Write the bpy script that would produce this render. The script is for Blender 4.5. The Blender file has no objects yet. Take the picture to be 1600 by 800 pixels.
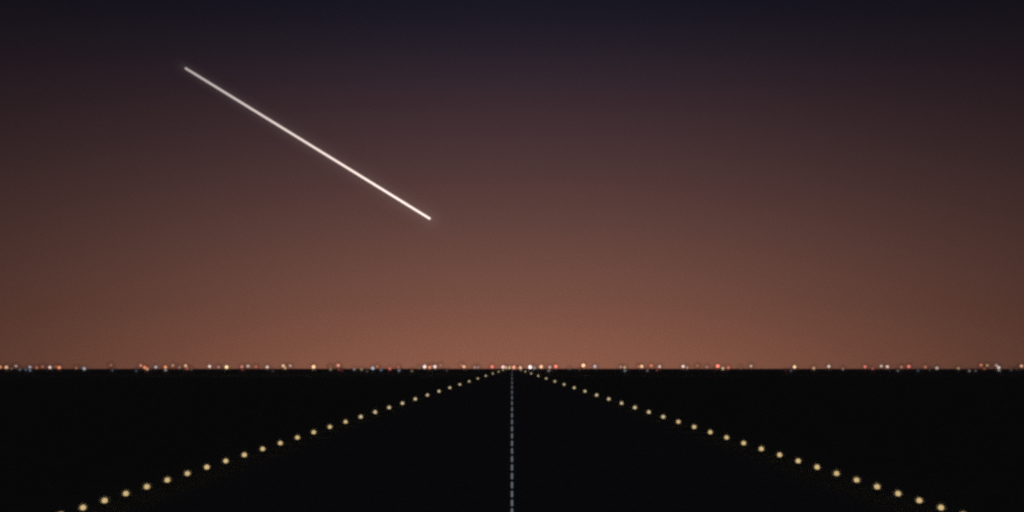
import bpy, bmesh, math, random
from mathutils import Vector, Matrix

scene = bpy.context.scene
C = scene.collection
R = math.radians

# ------------------------------------------------------------------ camera
EYE = 4.35                      # metres above the runway
FPX = 1600 * 28.0 / 36.0        # focal length in photograph pixels
ROW = 574.2                     # photograph row of the true (infinite) horizon
cam_data = bpy.data.cameras.new('camera')
cam_data.lens = 28.0
cam_data.sensor_width = 36.0
cam_data.shift_y = (ROW - 400.0) / 1600.0
cam_data.clip_start = 0.1
cam_data.clip_end = 20000.0
cam = bpy.data.objects.new('camera', cam_data)
cam.location = (0.0, 0.0, EYE)
cam.rotation_euler = (R(90), 0, 0)
C.objects.link(cam)
scene.camera = cam

# ------------------------------------------------------------------ sky: last twilight plus the glow of the town
world = bpy.data.worlds.new('World')
scene.world = world
world.use_nodes = True
nt = world.node_tree
nd, lk = nt.nodes, nt.links
bg = nd['Background']
bg.inputs['Strength'].default_value = 0.1
sky = nd.new('ShaderNodeTexSky')
sky.sky_type = 'NISHITA'
sky.sun_disc = False
sky.sun_elevation = R(-6.0)
sky.sun_rotation = R(0.0)
sky.dust_density = 1.0
sky.ozone_density = 2.0


def math_node(op, a, b=None, c=None):
    n = nd.new('ShaderNodeMath')
    n.operation = op
    for k, v in enumerate((a, b, c)):
        if v is None:
            continue
        if isinstance(v, (int, float)):
            n.inputs[k].default_value = v
        else:
            lk.new(v, n.inputs[k])
    return n.outputs[0]


tc = nd.new('ShaderNodeTexCoord')
sep = nd.new('ShaderNodeSeparateXYZ')
lk.new(tc.outputs['Generated'], sep.inputs[0])
elev = math_node('MULTIPLY', math_node('ARCSINE', math_node('MAXIMUM', sep.outputs['Z'], 0.0)), 180.0 / math.pi)
fac = math_node('DIVIDE', elev, 45.0)
ramp = nd.new('ShaderNodeValToRGB')


def lin(c):
    return tuple((v / 255 / 12.92) if v / 255 <= 0.04045 else ((v / 255 + 0.055) / 1.055) ** 2.4 for v in c)


# elevation in degrees -> sky colour in the direction of the runway
GLOW = [(0.0, (139, 90, 71)), (1.4, (134, 86, 69)), (4.85, (118, 77, 64)), (8.6, (103, 69, 60)), (12.5, (85, 58, 55)),
        (16.8, (66, 46, 49)), (20.9, (44, 34, 43)), (24.4, (22, 21, 32)), (30.0, (20, 20, 32)), (45.0, (20, 20, 33))]
DOME_W, DOME_FLOOR = 34.0, 0.06        # the light dome of the town: widest over the far end of the runway


def dome(elevation):
    narrow = 1 + (min(elevation, 30.0) / 21.2) ** 3.5       # the dome narrows towards its top
    return DOME_FLOOR + (1 - DOME_FLOOR) * math.exp(-narrow * (elevation / DOME_W) ** 2)


AIR_DENSITY = 0.00007                  # thin dusk haze between the camera and the sky (built below), per metre


def glow_at(deg):
    veil = math.exp(AIR_DENSITY * min(256.0 / max(math.sin(R(deg)), 1e-4), 3300.0))
    return [v * veil for v in sky_seen(deg)]


def sky_seen(deg):
    for (a, ca), (b, cb) in zip(GLOW, GLOW[1:]):
        if deg <= b:
            f = (deg - a) / (b - a)
            return lin([p + (q - p) * f for p, q in zip(ca, cb)])
    return lin(GLOW[-1][1])


AIR = (0.0012, 0.0022, 0.0046)         # even blue of the night sky beneath the glow
STOPS = [0, 1, 2, 3, 4.5, 6, 7.5, 9, 10.5, 12, 13.5, 15, 16.5, 18, 19.5, 21, 22.5, 24, 25.5, 27, 29, 31, 34, 38, 45]
el = ramp.color_ramp.elements
ramp.color_ramp.interpolation = 'B_SPLINE'
while len(el) < len(STOPS):
    el.new(0.5)
for e, deg in zip(el, STOPS):
    e.position = deg / 45.0
for e, deg in zip(el, STOPS):
    smooth = [sum(glow_at(max(deg + o, 0))[k] for o in (-1.5, -0.75, 0, 0.75, 1.5)) / 5 for k in range(3)]
    if deg < 2:
        smooth = glow_at(deg)
    e.color = (*[max(v - a, 0.0) / dome(deg) for v, a in zip(smooth, AIR)], 1)
lk.new(fac, ramp.inputs[0])
theta = math_node('MULTIPLY', math_node('ARCCOSINE', sep.outputs['Y']), 180.0 / math.pi)
q = math_node('DIVIDE', theta, DOME_W)
narrow = math_node('ADD', math_node('POWER', math_node('DIVIDE', math_node('MINIMUM', elev, 30.0), 21.2), 3.5), 1.0)
bell = math_node('EXPONENT', math_node('MULTIPLY', math_node('MULTIPLY', math_node('MULTIPLY', q, q), narrow), -1.0))
bell = math_node('ADD', math_node('MULTIPLY', bell, 1 - DOME_FLOOR), DOME_FLOOR)
vm = nd.new('ShaderNodeVectorMath')
vm.operation = 'SCALE'
lk.new(ramp.outputs[0], vm.inputs[0])
lk.new(math_node('MULTIPLY', bell, 10.0), vm.inputs['Scale'])
add = nd.new('ShaderNodeVectorMath')
add.operation = 'ADD'
lk.new(sky.outputs[0], add.inputs[0])
lk.new(vm.outputs[0], add.inputs[1])
air = nd.new('ShaderNodeVectorMath')
air.operation = 'ADD'
air.inputs[1].default_value = [v * 10 for v in AIR]
lk.new(add.outputs[0], air.inputs[0])
lk.new(air.outputs[0], bg.inputs['Color'])

scene.view_settings.view_transform = 'Standard'
scene.view_settings.look = 'None'
scene.view_settings.exposure = 0.0
scene.view_settings.gamma = 1.0
scene.view_settings.use_curve_mapping = False
scene.cycles.pixel_filter_type = 'GAUSSIAN'
scene.cycles.filter_width = 3.2        # soft lens
scene.cycles.use_denoising = False
scene.cycles.use_adaptive_sampling = False
scene.render.dither_intensity = 2.0


# ------------------------------------------------------------------ helpers
def tag(o, label=None, cat=None, group=None, kind=None):
    for k, v in (('label', label), ('category', cat), ('group', group), ('kind', kind)):
        if v:
            o[k] = v
    return o


def empty(name, loc):
    o = bpy.data.objects.new(name, None)
    o.location = loc
    o.empty_display_size = 0.1
    C.objects.link(o)
    return o


def link(name, mesh, parent=None, loc=(0, 0, 0), scale=None, mat=None):
    o = bpy.data.objects.new(name, mesh)
    o.location = loc
    if scale is not None:
        o.scale = scale
    C.objects.link(o)
    if parent is not None:
        o.parent = parent
    if mat is not None:                       # shared mesh, material of this one object
        o.material_slots[0].link = 'OBJECT'
        o.material_slots[0].material = mat
    return o


def new_mesh(name, bm, mat, smooth=True):
    me = bpy.data.meshes.new(name)
    if smooth:
        for f in bm.faces:
            f.smooth = True
    bm.to_mesh(me)
    bm.free()
    me.materials.append(mat)
    return me


def lathe(bm, prof, seg=16):
    """surface of revolution about z from (radius, z) pairs"""
    rings = []
    for r, z in prof:
        if r < 1e-6:
            rings.append([bm.verts.new((0, 0, z))])
        else:
            rings.append([bm.verts.new((r * math.cos(2 * math.pi * k / seg), r * math.sin(2 * math.pi * k / seg), z)) for k in range(seg)])
    for a, b in zip(rings, rings[1:]):
        for k in range(seg):
            j = (k + 1) % seg
            vs = [a[k], a[j], b[j], b[k]] if len(a) > 1 and len(b) > 1 else ([a[0], b[j], b[k]] if len(a) == 1 else [a[k], a[j], b[0]])
            bm.faces.new(vs)
    bmesh.ops.recalc_face_normals(bm, faces=bm.faces)
    return bm


def node_mat(name):
    m = bpy.data.materials.new(name)
    m.use_nodes = True
    return m, m.node_tree.nodes, m.node_tree.links


def surface_mat(name, c1, c2, scale, rough=0.9, bump=0.0, spec=0.1):
    m, n, l = node_mat(name)
    p = n['Principled BSDF']
    p.inputs['Roughness'].default_value = rough
    p.inputs['Specular IOR Level'].default_value = spec
    co = n.new('ShaderNodeTexCoord')
    no = n.new('ShaderNodeTexNoise')
    no.inputs['Scale'].default_value = scale
    no.inputs['Detail'].default_value = 6
    l.new(co.outputs['Object'], no.inputs['Vector'])
    mx = n.new('ShaderNodeMix')
    mx.data_type = 'RGBA'
    mx.inputs['A'].default_value = (*c1, 1)
    mx.inputs['B'].default_value = (*c2, 1)
    l.new(no.outputs['Fac'], mx.inputs['Factor'])
    l.new(mx.outputs['Result'], p.inputs['Base Color'])
    if bump:
        b = n.new('ShaderNodeBump')
        b.inputs['Strength'].default_value = bump
        b.inputs['Distance'].default_value = 0.01
        l.new(no.outputs['Fac'], b.inputs['Height'])
        l.new(b.outputs[0], p.inputs['Normal'])
    return m


def lamp_mat(name, col, strength):
    """lit lamp glass"""
    m, n, l = node_mat(name)
    n.remove(n['Principled BSDF'])
    e = n.new('ShaderNodeEmission')
    e.inputs['Color'].default_value = (*col, 1)
    e.inputs['Strength'].default_value = strength
    l.new(e.outputs[0], n['Material Output'].inputs['Surface'])
    return m


def halo_mat(name, density):
    """scattering shell added round a lamp to give it a soft halo"""
    m, n, l = node_mat(name)
    n.remove(n['Principled BSDF'])
    v = n.new('ShaderNodeVolumePrincipled')
    v.inputs['Color'].default_value = (1, 1, 1, 1)
    v.inputs['Density'].default_value = density
    l.new(v.outputs[0], n['Material Output'].inputs['Volume'])
    return m


rng = random.Random(7)

# ------------------------------------------------------------------ ground and runway
M_ground = surface_mat('dark_field', (0.24, 0.27, 0.155), (0.34, 0.37, 0.22), 0.6, 1.0, 0.3, 0.0)
M_asphalt = surface_mat('asphalt', (0.25, 0.275, 0.175), (0.33, 0.35, 0.23), 2.0, 0.95, 0.2, 0.0)
M_fixture = surface_mat('painted_steel', (0.24, 0.24, 0.20), (0.32, 0.32, 0.27), 30.0, 0.5, 0.0, 0.3)
M_pole = surface_mat('galvanised_pole', (0.10, 0.10, 0.10), (0.16, 0.16, 0.16), 12.0, 0.5, 0.0, 0.3)

REACH = EYE * FPX / 1.8        # the plain ends here: its edge is the horizon of the photograph
bm = bmesh.new()
N = 256
ctr = bm.verts.new((0, 0, 0))
inner = [bm.verts.new((60 * math.cos(2 * math.pi * k / N), 60 * math.sin(2 * math.pi * k / N), 0)) for k in range(N)]
outer = [bm.verts.new((REACH * math.cos(2 * math.pi * k / N), REACH * math.sin(2 * math.pi * k / N), 0)) for k in range(N)]
for k in range(N):
    j = (k + 1) % N
    bm.faces.new((ctr, inner[k], inner[j]))
    bm.faces.new((inner[k], outer[k], outer[j], inner[j]))
tag(link('ground', new_mesh('ground', bm, M_ground, False)), kind='structure')

LAMP_Z = 0.35
SIDE = (EYE - LAMP_Z) / 0.3266          # lateral distance of the edge lights from the centreline
bm = bmesh.new()
W = SIDE - 0.7
ys = [-120 + k * 20 for k in range(int(2160 / 20))]
cols = (-W, -W * 0.5, 0, W * 0.5, W)
camber = (0.004, 0.05, 0.09, 0.05, 0.004)
rows = [[bm.verts.new((x, y, z)) for x, z in zip(cols, camber)] for y in ys]
for a, b in zip(rows, rows[1:]):
    for k in range(4):
        bm.faces.new((a[k], a[k + 1], b[k + 1], b[k]))
tag(link('runway', new_mesh('runway', bm, M_asphalt, True)), kind='structure')

# ------------------------------------------------------------------ ordinals for labels
ONES = ['', 'first', 'second', 'third', 'fourth', 'fifth', 'sixth', 'seventh', 'eighth', 'ninth', 'tenth', 'eleventh', 'twelfth',
        'thirteenth', 'fourteenth', 'fifteenth', 'sixteenth', 'seventeenth', 'eighteenth', 'nineteenth']
TENS = ['', '', 'twenty', 'thirty', 'forty', 'fifty', 'sixty', 'seventy', 'eighty', 'ninety']


def ordinal(n):
    if n < 20:
        return ONES[n]
    t, o = divmod(n, 10)
    return TENS[t][:-1] + 'ieth' if o == 0 else TENS[t] + '-' + ONES[o]


# ------------------------------------------------------------------ runway edge lights
OFFS = [705, 670.3, 636.5, 603.3, 570.5, 538.5, 507.2, 476.8, 447.2, 418.2, 389.6, 362, 335.3, 309.8, 284.6, 260, 236.3, 213.8,
        192, 171.2, 151.2, 132.2, 114, 97.2, 81.5, 67, 53.4, 41, 30, 21, 14, 8.5]
M_amber = lamp_mat('amber_lamp', (0.77, 0.565, 0.265), 1.0)
M_far_amber = lamp_mat('pale_amber_lamp', (0.73, 0.59, 0.34), 1.0)
M_halo = halo_mat('lens_halo', 3.0)
# unit-size parts: 1 = radius of the lamp glass
base_me = new_mesh('base_plate', lathe(bmesh.new(), [(0, 0), (1.7, 0), (1.7, 0.12), (1.55, 0.2), (0.7, 0.24), (0, 0.24)], 16), M_fixture, False)
stem_me = new_mesh('stem', lathe(bmesh.new(), [(0.36, 0.0), (0.36, 0.4), (0.27, 0.45), (0.27, 0.9), (0.36, 0.95), (0.36, 1.0)], 12), M_fixture)
coll_me = new_mesh('shade_collar', lathe(bmesh.new(), [(0, -1.45), (0.5, -1.45), (0.85, -1.3), (1.35, -0.78), (1.32, -0.74), (0.8, -1.12), (0, -1.14)], 16), M_fixture)  # collar widened into a cup to keep lamp light off the ground
bm = bmesh.new()
bmesh.ops.create_icosphere(bm, subdivisions=2, radius=1.0)
ball_me = new_mesh('lamp_glass', bm, M_amber)
bm = bmesh.new()
bmesh.ops.create_icosphere(bm, subdivisions=2, radius=1.0)
halo_me = new_mesh('lens', bm, M_halo)

GLASS_PX, GLASS_POW, HALO_PX = 4.3, 0.42, 8.5  # glare: glass grows with distance, scattering lens shell added round it
lens_halos = {}
for side, sname in ((-1, 'left'), (1, 'right')):
    for i, off in enumerate(OFFS):
        d = FPX * SIDE / off
        r = GLASS_PX * (off / 670.0) ** GLASS_POW * d / FPX
        r *= rng.uniform(0.97, 1.03)
        lz = max(LAMP_Z, r * 1.05)
        t = empty('runway_edge_light', (side * SIDE, d, 0))
        word = 'nearest' if i == 0 else (ordinal(i + 1) + ' nearest' if i < len(OFFS) - 1 else 'farthest')
        tag(t, f'small amber lamp on short stem, {word} in the {sname} edge row of the runway', 'runway light',
            f'amber lights along the {sname} edge of the runway')
        link('base_plate', base_me, t, (0, 0, 0.001), (min(r, 0.2),) * 3)
        link('stem', stem_me, t, (0, 0, 0.01), (min(r, 0.2), min(r, 0.2), lz - min(r, 0.2) * 1.2))
        link('shade_collar', coll_me, t, (0, 0, lz), (r if r < 0.25 else 0.25,) * 3)
        link('lamp_glass', ball_me, t, (0, 0, lz), (r,) * 3, M_amber if off > 240 else M_far_amber)
        g = r * HALO_PX / GLASS_PX
        gk = max(round(g * 8), 1) / 8
        if gk not in lens_halos:
            lens_halos[gk] = halo_mat('lens_halo', 0.3 / gk)
        link('lens', halo_me, t, (0, 0, lz), (g,) * 3, lens_halos[gk])

# ------------------------------------------------------------------ centreline lights, flush in the pavement
DASH = [799.8, 786.3, 772.3, 758.2, 744.3, 730.8, 717.6, 704.9, 692.9, 681.3, 670.1, 659.4, 649.2, 639.4, 630.1, 621.3, 613.0,
        605.2, 597.9, 591.4, 585.8, 581.2, 577.9]
M_strip = lamp_mat('cool_white_strip', (0.130, 0.155, 0.180), 1.0)
CZ = 0.09
for i, y in enumerate(DASH):
    sp = (DASH[i] - DASH[i + 1]) if i < len(DASH) - 1 else 3.0
    half = sp * 0.345
    d0 = FPX * (EYE - CZ) / (y + half - ROW)
    d1 = FPX * (EYE - CZ) / (y - half - ROW)
    dm = (d0 + d1) / 2
    w = 2.9 / FPX * 24.0 * (dm / 24.0) ** 0.55
    t = empty('centreline_light', (0, dm, CZ))
    word = 'nearest' if i == 0 else (ordinal(i + 1) + ' nearest' if i < len(DASH) - 1 else 'farthest')
    tag(t, f'dim bluish white light strip, {word} dash of the runway centreline', 'runway light', 'dashes of light along the centreline')
    L = (d1 - d0) / 2
    # housing: bevelled steel frame round the strip
    bm = bmesh.new()
    fw = w * 0.25
    xs = (w / 2 + fw, w / 2 + fw * 0.7, w / 2)
    lo = [bm.verts.new((sx * xs[0], sy * (L + fw), 0.001)) for sx, sy in ((-1, -1), (1, -1), (1, 1), (-1, 1))]
    mi = [bm.verts.new((sx * xs[1], sy * (L + fw * 0.7), 0.008)) for sx, sy in ((-1, -1), (1, -1), (1, 1), (-1, 1))]
    hi = [bm.verts.new((sx * xs[2], sy * L, 0.008)) for sx, sy in ((-1, -1), (1, -1), (1, 1), (-1, 1))]
    for k in range(4):
        j = (k + 1) % 4
        bm.faces.new((lo[k], lo[j], mi[j], mi[k]))
        bm.faces.new((mi[k], mi[j], hi[j], hi[k]))
    link('housing', new_mesh('housing', bm, M_fixture, False), t)
    # lens: low rounded bar with rounded ends
    bm = bmesh.new()
    prof = [(-0.5, 0.0), (-0.42, 0.6), (-0.2, 0.95), (0.2, 0.95), (0.42, 0.6), (0.5, 0.0)]
    rings = []
    for yy, k in ((-1, 0.55), (-0.93, 0.9), (-0.8, 1), (0.8, 1), (0.93, 0.9), (1, 0.55)):
        rings.append([bm.verts.new((px * w * k, yy * L, 0.006 + pz * 0.012 * k)) for px, pz in prof])
    for a, b in zip(rings, rings[1:]):
        for k in range(len(prof) - 1):
            bm.faces.new((a[k], a[k + 1], b[k + 1], b[k]))
    for rr in (rings[0], rings[-1]):
        bm.faces.new(rr)
    bmesh.ops.recalc_face_normals(bm, faces=bm.faces)
    link('lens', new_mesh('strip_lens', bm, M_strip), t)

# ------------------------------------------------------------------ lights of the town along the horizon
COL = {'o': ('orange', (1.0, 0.36, 0.16)), 'p': ('peach', (1.0, 0.60, 0.36)), 'y': ('yellowish', (1.0, 0.78, 0.42)),
       'w': ('white', (1.0, 0.88, 0.82)), 'k': ('pinkish white', (1.0, 0.72, 0.68)), 'b': ('bluish white', (0.72, 0.86, 1.0)),
       'u': ('blue', (0.50, 0.72, 1.0)), 'r': ('red', (1.0, 0.22, 0.17)), 's': ('salmon', (1.0, 0.40, 0.28)), 'h': ('reddish orange', (1.0, 0.26, 0.12))}
TOWN = '''0 573.5 o 5;10 574 p 6;18 576 y 1.5;25 572 k 3;31 577.5 b 2.5;40.5 577.5 u 3;47 573.6 b 4;47 578.5 u 3.5;57.5 574.5 h 3;66.5 573 r 2.5;
78 574 w 5;87.5 573 o 2;92.5 574.3 o 6;119 575 o 3.5;131.5 576 b 5.5;173.5 570.5 o 2;175.5 578.5 u 2;
213 579.5 u 2;220 571 s 4;226 574 h 6.5;230 576.5 p 6;243.5 573.5 b 4;258.5 573.6 o 6;258.8 578 w 5;270 571 p 3;280.5 574 w 1.5;290 571.5 p 6;
292.5 575.5 r 5;299 577 k 2;327.5 572.5 w 5.5;341.5 573.5 k 2.5;354 573.5 y 8;378 573 s 5;379 577.5 r 3;387.5 572 w 4;
400 573 r 3;417.5 573.5 w 5;426 579.5 w 1;442.5 571.5 p 6;445.5 574.8 y 4;453.5 571.5 k 3.5;490 573.2 p 9;516.5 577 y 4;516.7 572.6 o 1.5;
528.5 571 s 6;529.5 577 r 4;534.5 579 r 2;553.5 577 w 4;565 577 y 4.5;573.5 580 w 1.5;582.5 575.3 b 6.5;589.5 572.6 o 3;595.5 578 u 3.5;
609 576 r 6;622.5 573.6 r 3;623.5 578.7 b 4;643.5 579.5 y 3;655 575 y 2;663.5 573 w 8;671.3 574.2 o 6;675 571.4 o 3;679.5 573 w 7;688.5 571 p 2;
698 579 w 1.2;721 571 r 3;725 573 p 7;742 574 w 3;747 574 w 2;769 573 r 7;786 573.5 k 7.5;
790.5 574.2 p 5;796 574.4 y 5.5;803 574 s 9;807 577 r 5;813 574.5 p 6.5;828.5 573.6 w 10;834.8 575 b 4;845.5 573 p 8;859 573.8 k 5;857.5 579 w 3.5;868.5 572.5 r 8;
890 576 u 1.5;905 578 y 1;911.5 571 p 9;929.5 572.5 b 5;970 573.3 k 3;976 574 y 4;976.5 579 b 3.5;998 573 o 3;
1002.8 572.5 p 7;1011.5 579 w 2.5;1017.5 571.5 h 5;1026.5 578 r 3;1030.5 573 w 5;1067.5 572.5 w 6.5;1074 574.4 p 3;1089.5 571.5 o 2.5;1104.5 573.5 k 2;
1118 577 o 1;1121.5 572 r 9;1129.5 575.5 y 6;1138 574.5 r 4.5;1157 575 y 1.5;1173.5 572 w 3.5;
1228 579.5 r 1.2;1236 579.5 u 2;1241.5 573.3 y 7;1271.5 575.3 p 5.5;1295 572.5 w 5;1317 576.5 k 2.5;1351.5 573 r 5;1363.5 576 r 3.5;1377 572 w 4;1386.5 573 k 5.5;
1403 579 w 2.5;1408.5 573.6 s 3;1420 572.5 r 6;1434.5 579 u 2;1446 573.5 s 3;1452.5 578 w 1;1464 575 w 5;1497.5 575.5 y 3.5;1514.5 579.3 w 3;1524.5 579.3 w 1.8;
1533 570.5 h 4;1538 576 h 3;1542.5 571 y 2.5;1557 571 w 3.5;1560.5 574.3 w 6;1561 578.3 w 4;1580 578 w 1.5;1589 577 y 1;1596 572 p 5'''
town = []
for rec in TOWN.replace('\n', '').split(';'):
    x, y, c, s = rec.split()
    town.append((float(x), float(y), c, float(s)))
town.sort()
globe_halos = {}
pole_me = new_mesh('pole', lathe(bmesh.new(), [(1.6, 0.0), (1.6, 0.05), (1.0, 0.07), (0.7, 1.0), (0, 1.0)], 10), M_pole)
cap_me = new_mesh('cap', lathe(bmesh.new(), [(0, 1.6), (0.35, 1.45), (1.0, 1.05), (1.05, 0.98), (0, 0.98)], 12), M_fixture)
town_mats = {}
TOWN_GAIN = 0.10
BULB_PX, TOWN_HALO_PX = 2.5, 8.0  # scattering globes added round the bulbs for soft halos
for i, (x, y, c, s) in enumerate(town):
    off = x - 800.0
    d = min(max(rng.uniform(380, 480), 16400.0 / max(abs(off), 1.0)), 2100.0 + rng.uniform(-60, 60))
    px = d / FPX
    X, Z = off * px, EYE - (y - ROW) * px
    dim, sky_tint = (1.0, (0.21, 0.085, 0.052)) if y < 575 else ((0.7, (0.06, 0.03, 0.02)) if y < 577 else (0.45, (0.0, 0.0, 0.0)))  # glow of the sky behind mixed into the lamp colour; dimmer below horizon
    key = (c, s, 0 if y < 575 else (1 if y < 577 else 2))
    if key not in town_mats:
        town_mats[key] = lamp_mat(f'town_lamp_{c}_{s}', [b0 + v * TOWN_GAIN * s ** 1.2 * dim for v, b0 in zip(COL[c][1], sky_tint)], 1.0)
    look = 'faint' if s < 2.6 else ('bright' if s >= 6.5 else 'small')
    rank = f'{ordinal(i + 1)} from its left end' if i < len(town) / 2 else f'{ordinal(len(town) - i)} from its right end'
    where = 'above' if y < 575 else ('on' if y < 577 else 'below')
    t = empty('street_lamp', (X, d, 0))
    tag(t, f'{look} {COL[c][0]} lamp {where} the horizon, {rank}', 'street lamp',
        'town lights along the horizon')
    b = (BULB_PX - 1.1 + 0.15 * s) * px
    link('pole', pole_me, t, (0, 0, 0), (0.05, 0.05, max(Z - b, 0.3)))
    link('bulb', ball_me, t, (0, 0, Z), (b,) * 3, town_mats[key])
    g = TOWN_HALO_PX * px
    gk = round(g)
    if gk not in globe_halos:
        globe_halos[gk] = halo_mat('globe_halo', 0.15 / max(gk, 1))
    link('halo_globe', halo_me, t, (0, 0, Z), (g,) * 3, globe_halos[gk])

# ------------------------------------------------------------------ streak of light in the sky
def at(x, y, d):
    return Vector(((x - 800) * d / FPX, d, EYE - (y - ROW) * d / FPX))


DA, DB = 620.0, 520.0
A, B = at(290.5, 107.0, DA), at(671.0, 341.3, DB)
axis = B - A
length = axis.length
streak = empty('light_streak', A)
streak.rotation_mode = 'QUATERNION'
streak.rotation_quaternion = axis.to_track_quat('Z', 'Y')
tag(streak, 'long thin white streak of light slanting down across the dusk sky', 'light streak')


def tube(r0, r1, extra, seg=24):
    prof = [(0, -extra)]
    for k in range(1, 6):
        a = k / 6 * math.pi / 2
        prof.append((r0 * math.sin(a), -extra * math.cos(a)))
    for k in range(25):
        f = k / 24
        prof.append((r0 + (r1 - r0) * f, f * length))
    for k in range(5, 0, -1):
        a = k / 6 * math.pi / 2
        prof.append((r1 * math.sin(a), length + extra * math.cos(a)))
    prof.append((0, length + extra))
    return lathe(bmesh.new(), prof, seg)


def along(n, l):
    co = n.new('ShaderNodeTexCoord')
    sp = n.new('ShaderNodeSeparateXYZ')
    l.new(co.outputs['Object'], sp.inputs[0])
    m = n.new('ShaderNodeMath')
    m.operation = 'DIVIDE'
    m.inputs[1].default_value = length
    l.new(sp.outputs['Z'], m.inputs[0])
    r = n.new('ShaderNodeValToRGB')
    l.new(m.outputs[0], r.inputs[0])
    return r


m, n, l = node_mat('streak_light')
n.remove(n['Principled BSDF'])
e = n.new('ShaderNodeEmission')
r = along(n, l)
stops = [(0.0, (0.37, 0.32, 0.31)), (0.3, (0.54, 0.46, 0.44)), (0.6, (0.80, 0.66, 0.61)), (0.85, (1.0, 0.83, 0.76)), (1.0, (1.0, 0.82, 0.75))]
els = r.color_ramp.elements
while len(els) < len(stops):
    els.new(0.5)
for a_, (p_, c_) in zip(els, stops):
    a_.position = p_
for a_, (p_, c_) in zip(els, stops):
    a_.color = (*c_, 1)
l.new(r.outputs[0], e.inputs['Color'])
e.inputs['Strength'].default_value = 1.4
l.new(e.outputs[0], n['Material Output'].inputs['Surface'])
CORE = 1.6
link('core', new_mesh('core', tube(CORE * DA / FPX, CORE * DB / FPX, 0.8), m), streak)
for name, rp, dens in (('inner_halo', 7.0, 0.0022), ('middle_halo', 15.0, 0.0007), ('outer_halo', 26.0, 0.00022)):  # glow round the core, put in as emissive volume shells
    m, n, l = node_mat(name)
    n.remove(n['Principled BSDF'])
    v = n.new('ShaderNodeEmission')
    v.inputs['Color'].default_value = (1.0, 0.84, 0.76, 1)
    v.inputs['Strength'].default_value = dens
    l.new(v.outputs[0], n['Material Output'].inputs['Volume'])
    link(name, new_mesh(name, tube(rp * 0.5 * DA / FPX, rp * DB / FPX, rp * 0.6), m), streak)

# ------------------------------------------------------------------ thin haze over the whole field
bm = bmesh.new()
bmesh.ops.create_cube(bm, size=1.0)
for v in bm.verts:
    v.co = (v.co.x * 6400, v.co.y * 6400, v.co.z * 262 + 130)
m, n, l = node_mat('haze')
n.remove(n['Principled BSDF'])
v = n.new('ShaderNodeVolumePrincipled')
v.inputs['Color'].default_value = (0.9, 0.9, 0.9, 1)
v.inputs['Density'].default_value = AIR_DENSITY
l.new(v.outputs[0], n['Material Output'].inputs['Volume'])
tag(link('haze', new_mesh('haze', bm, m, False)), kind='stuff')
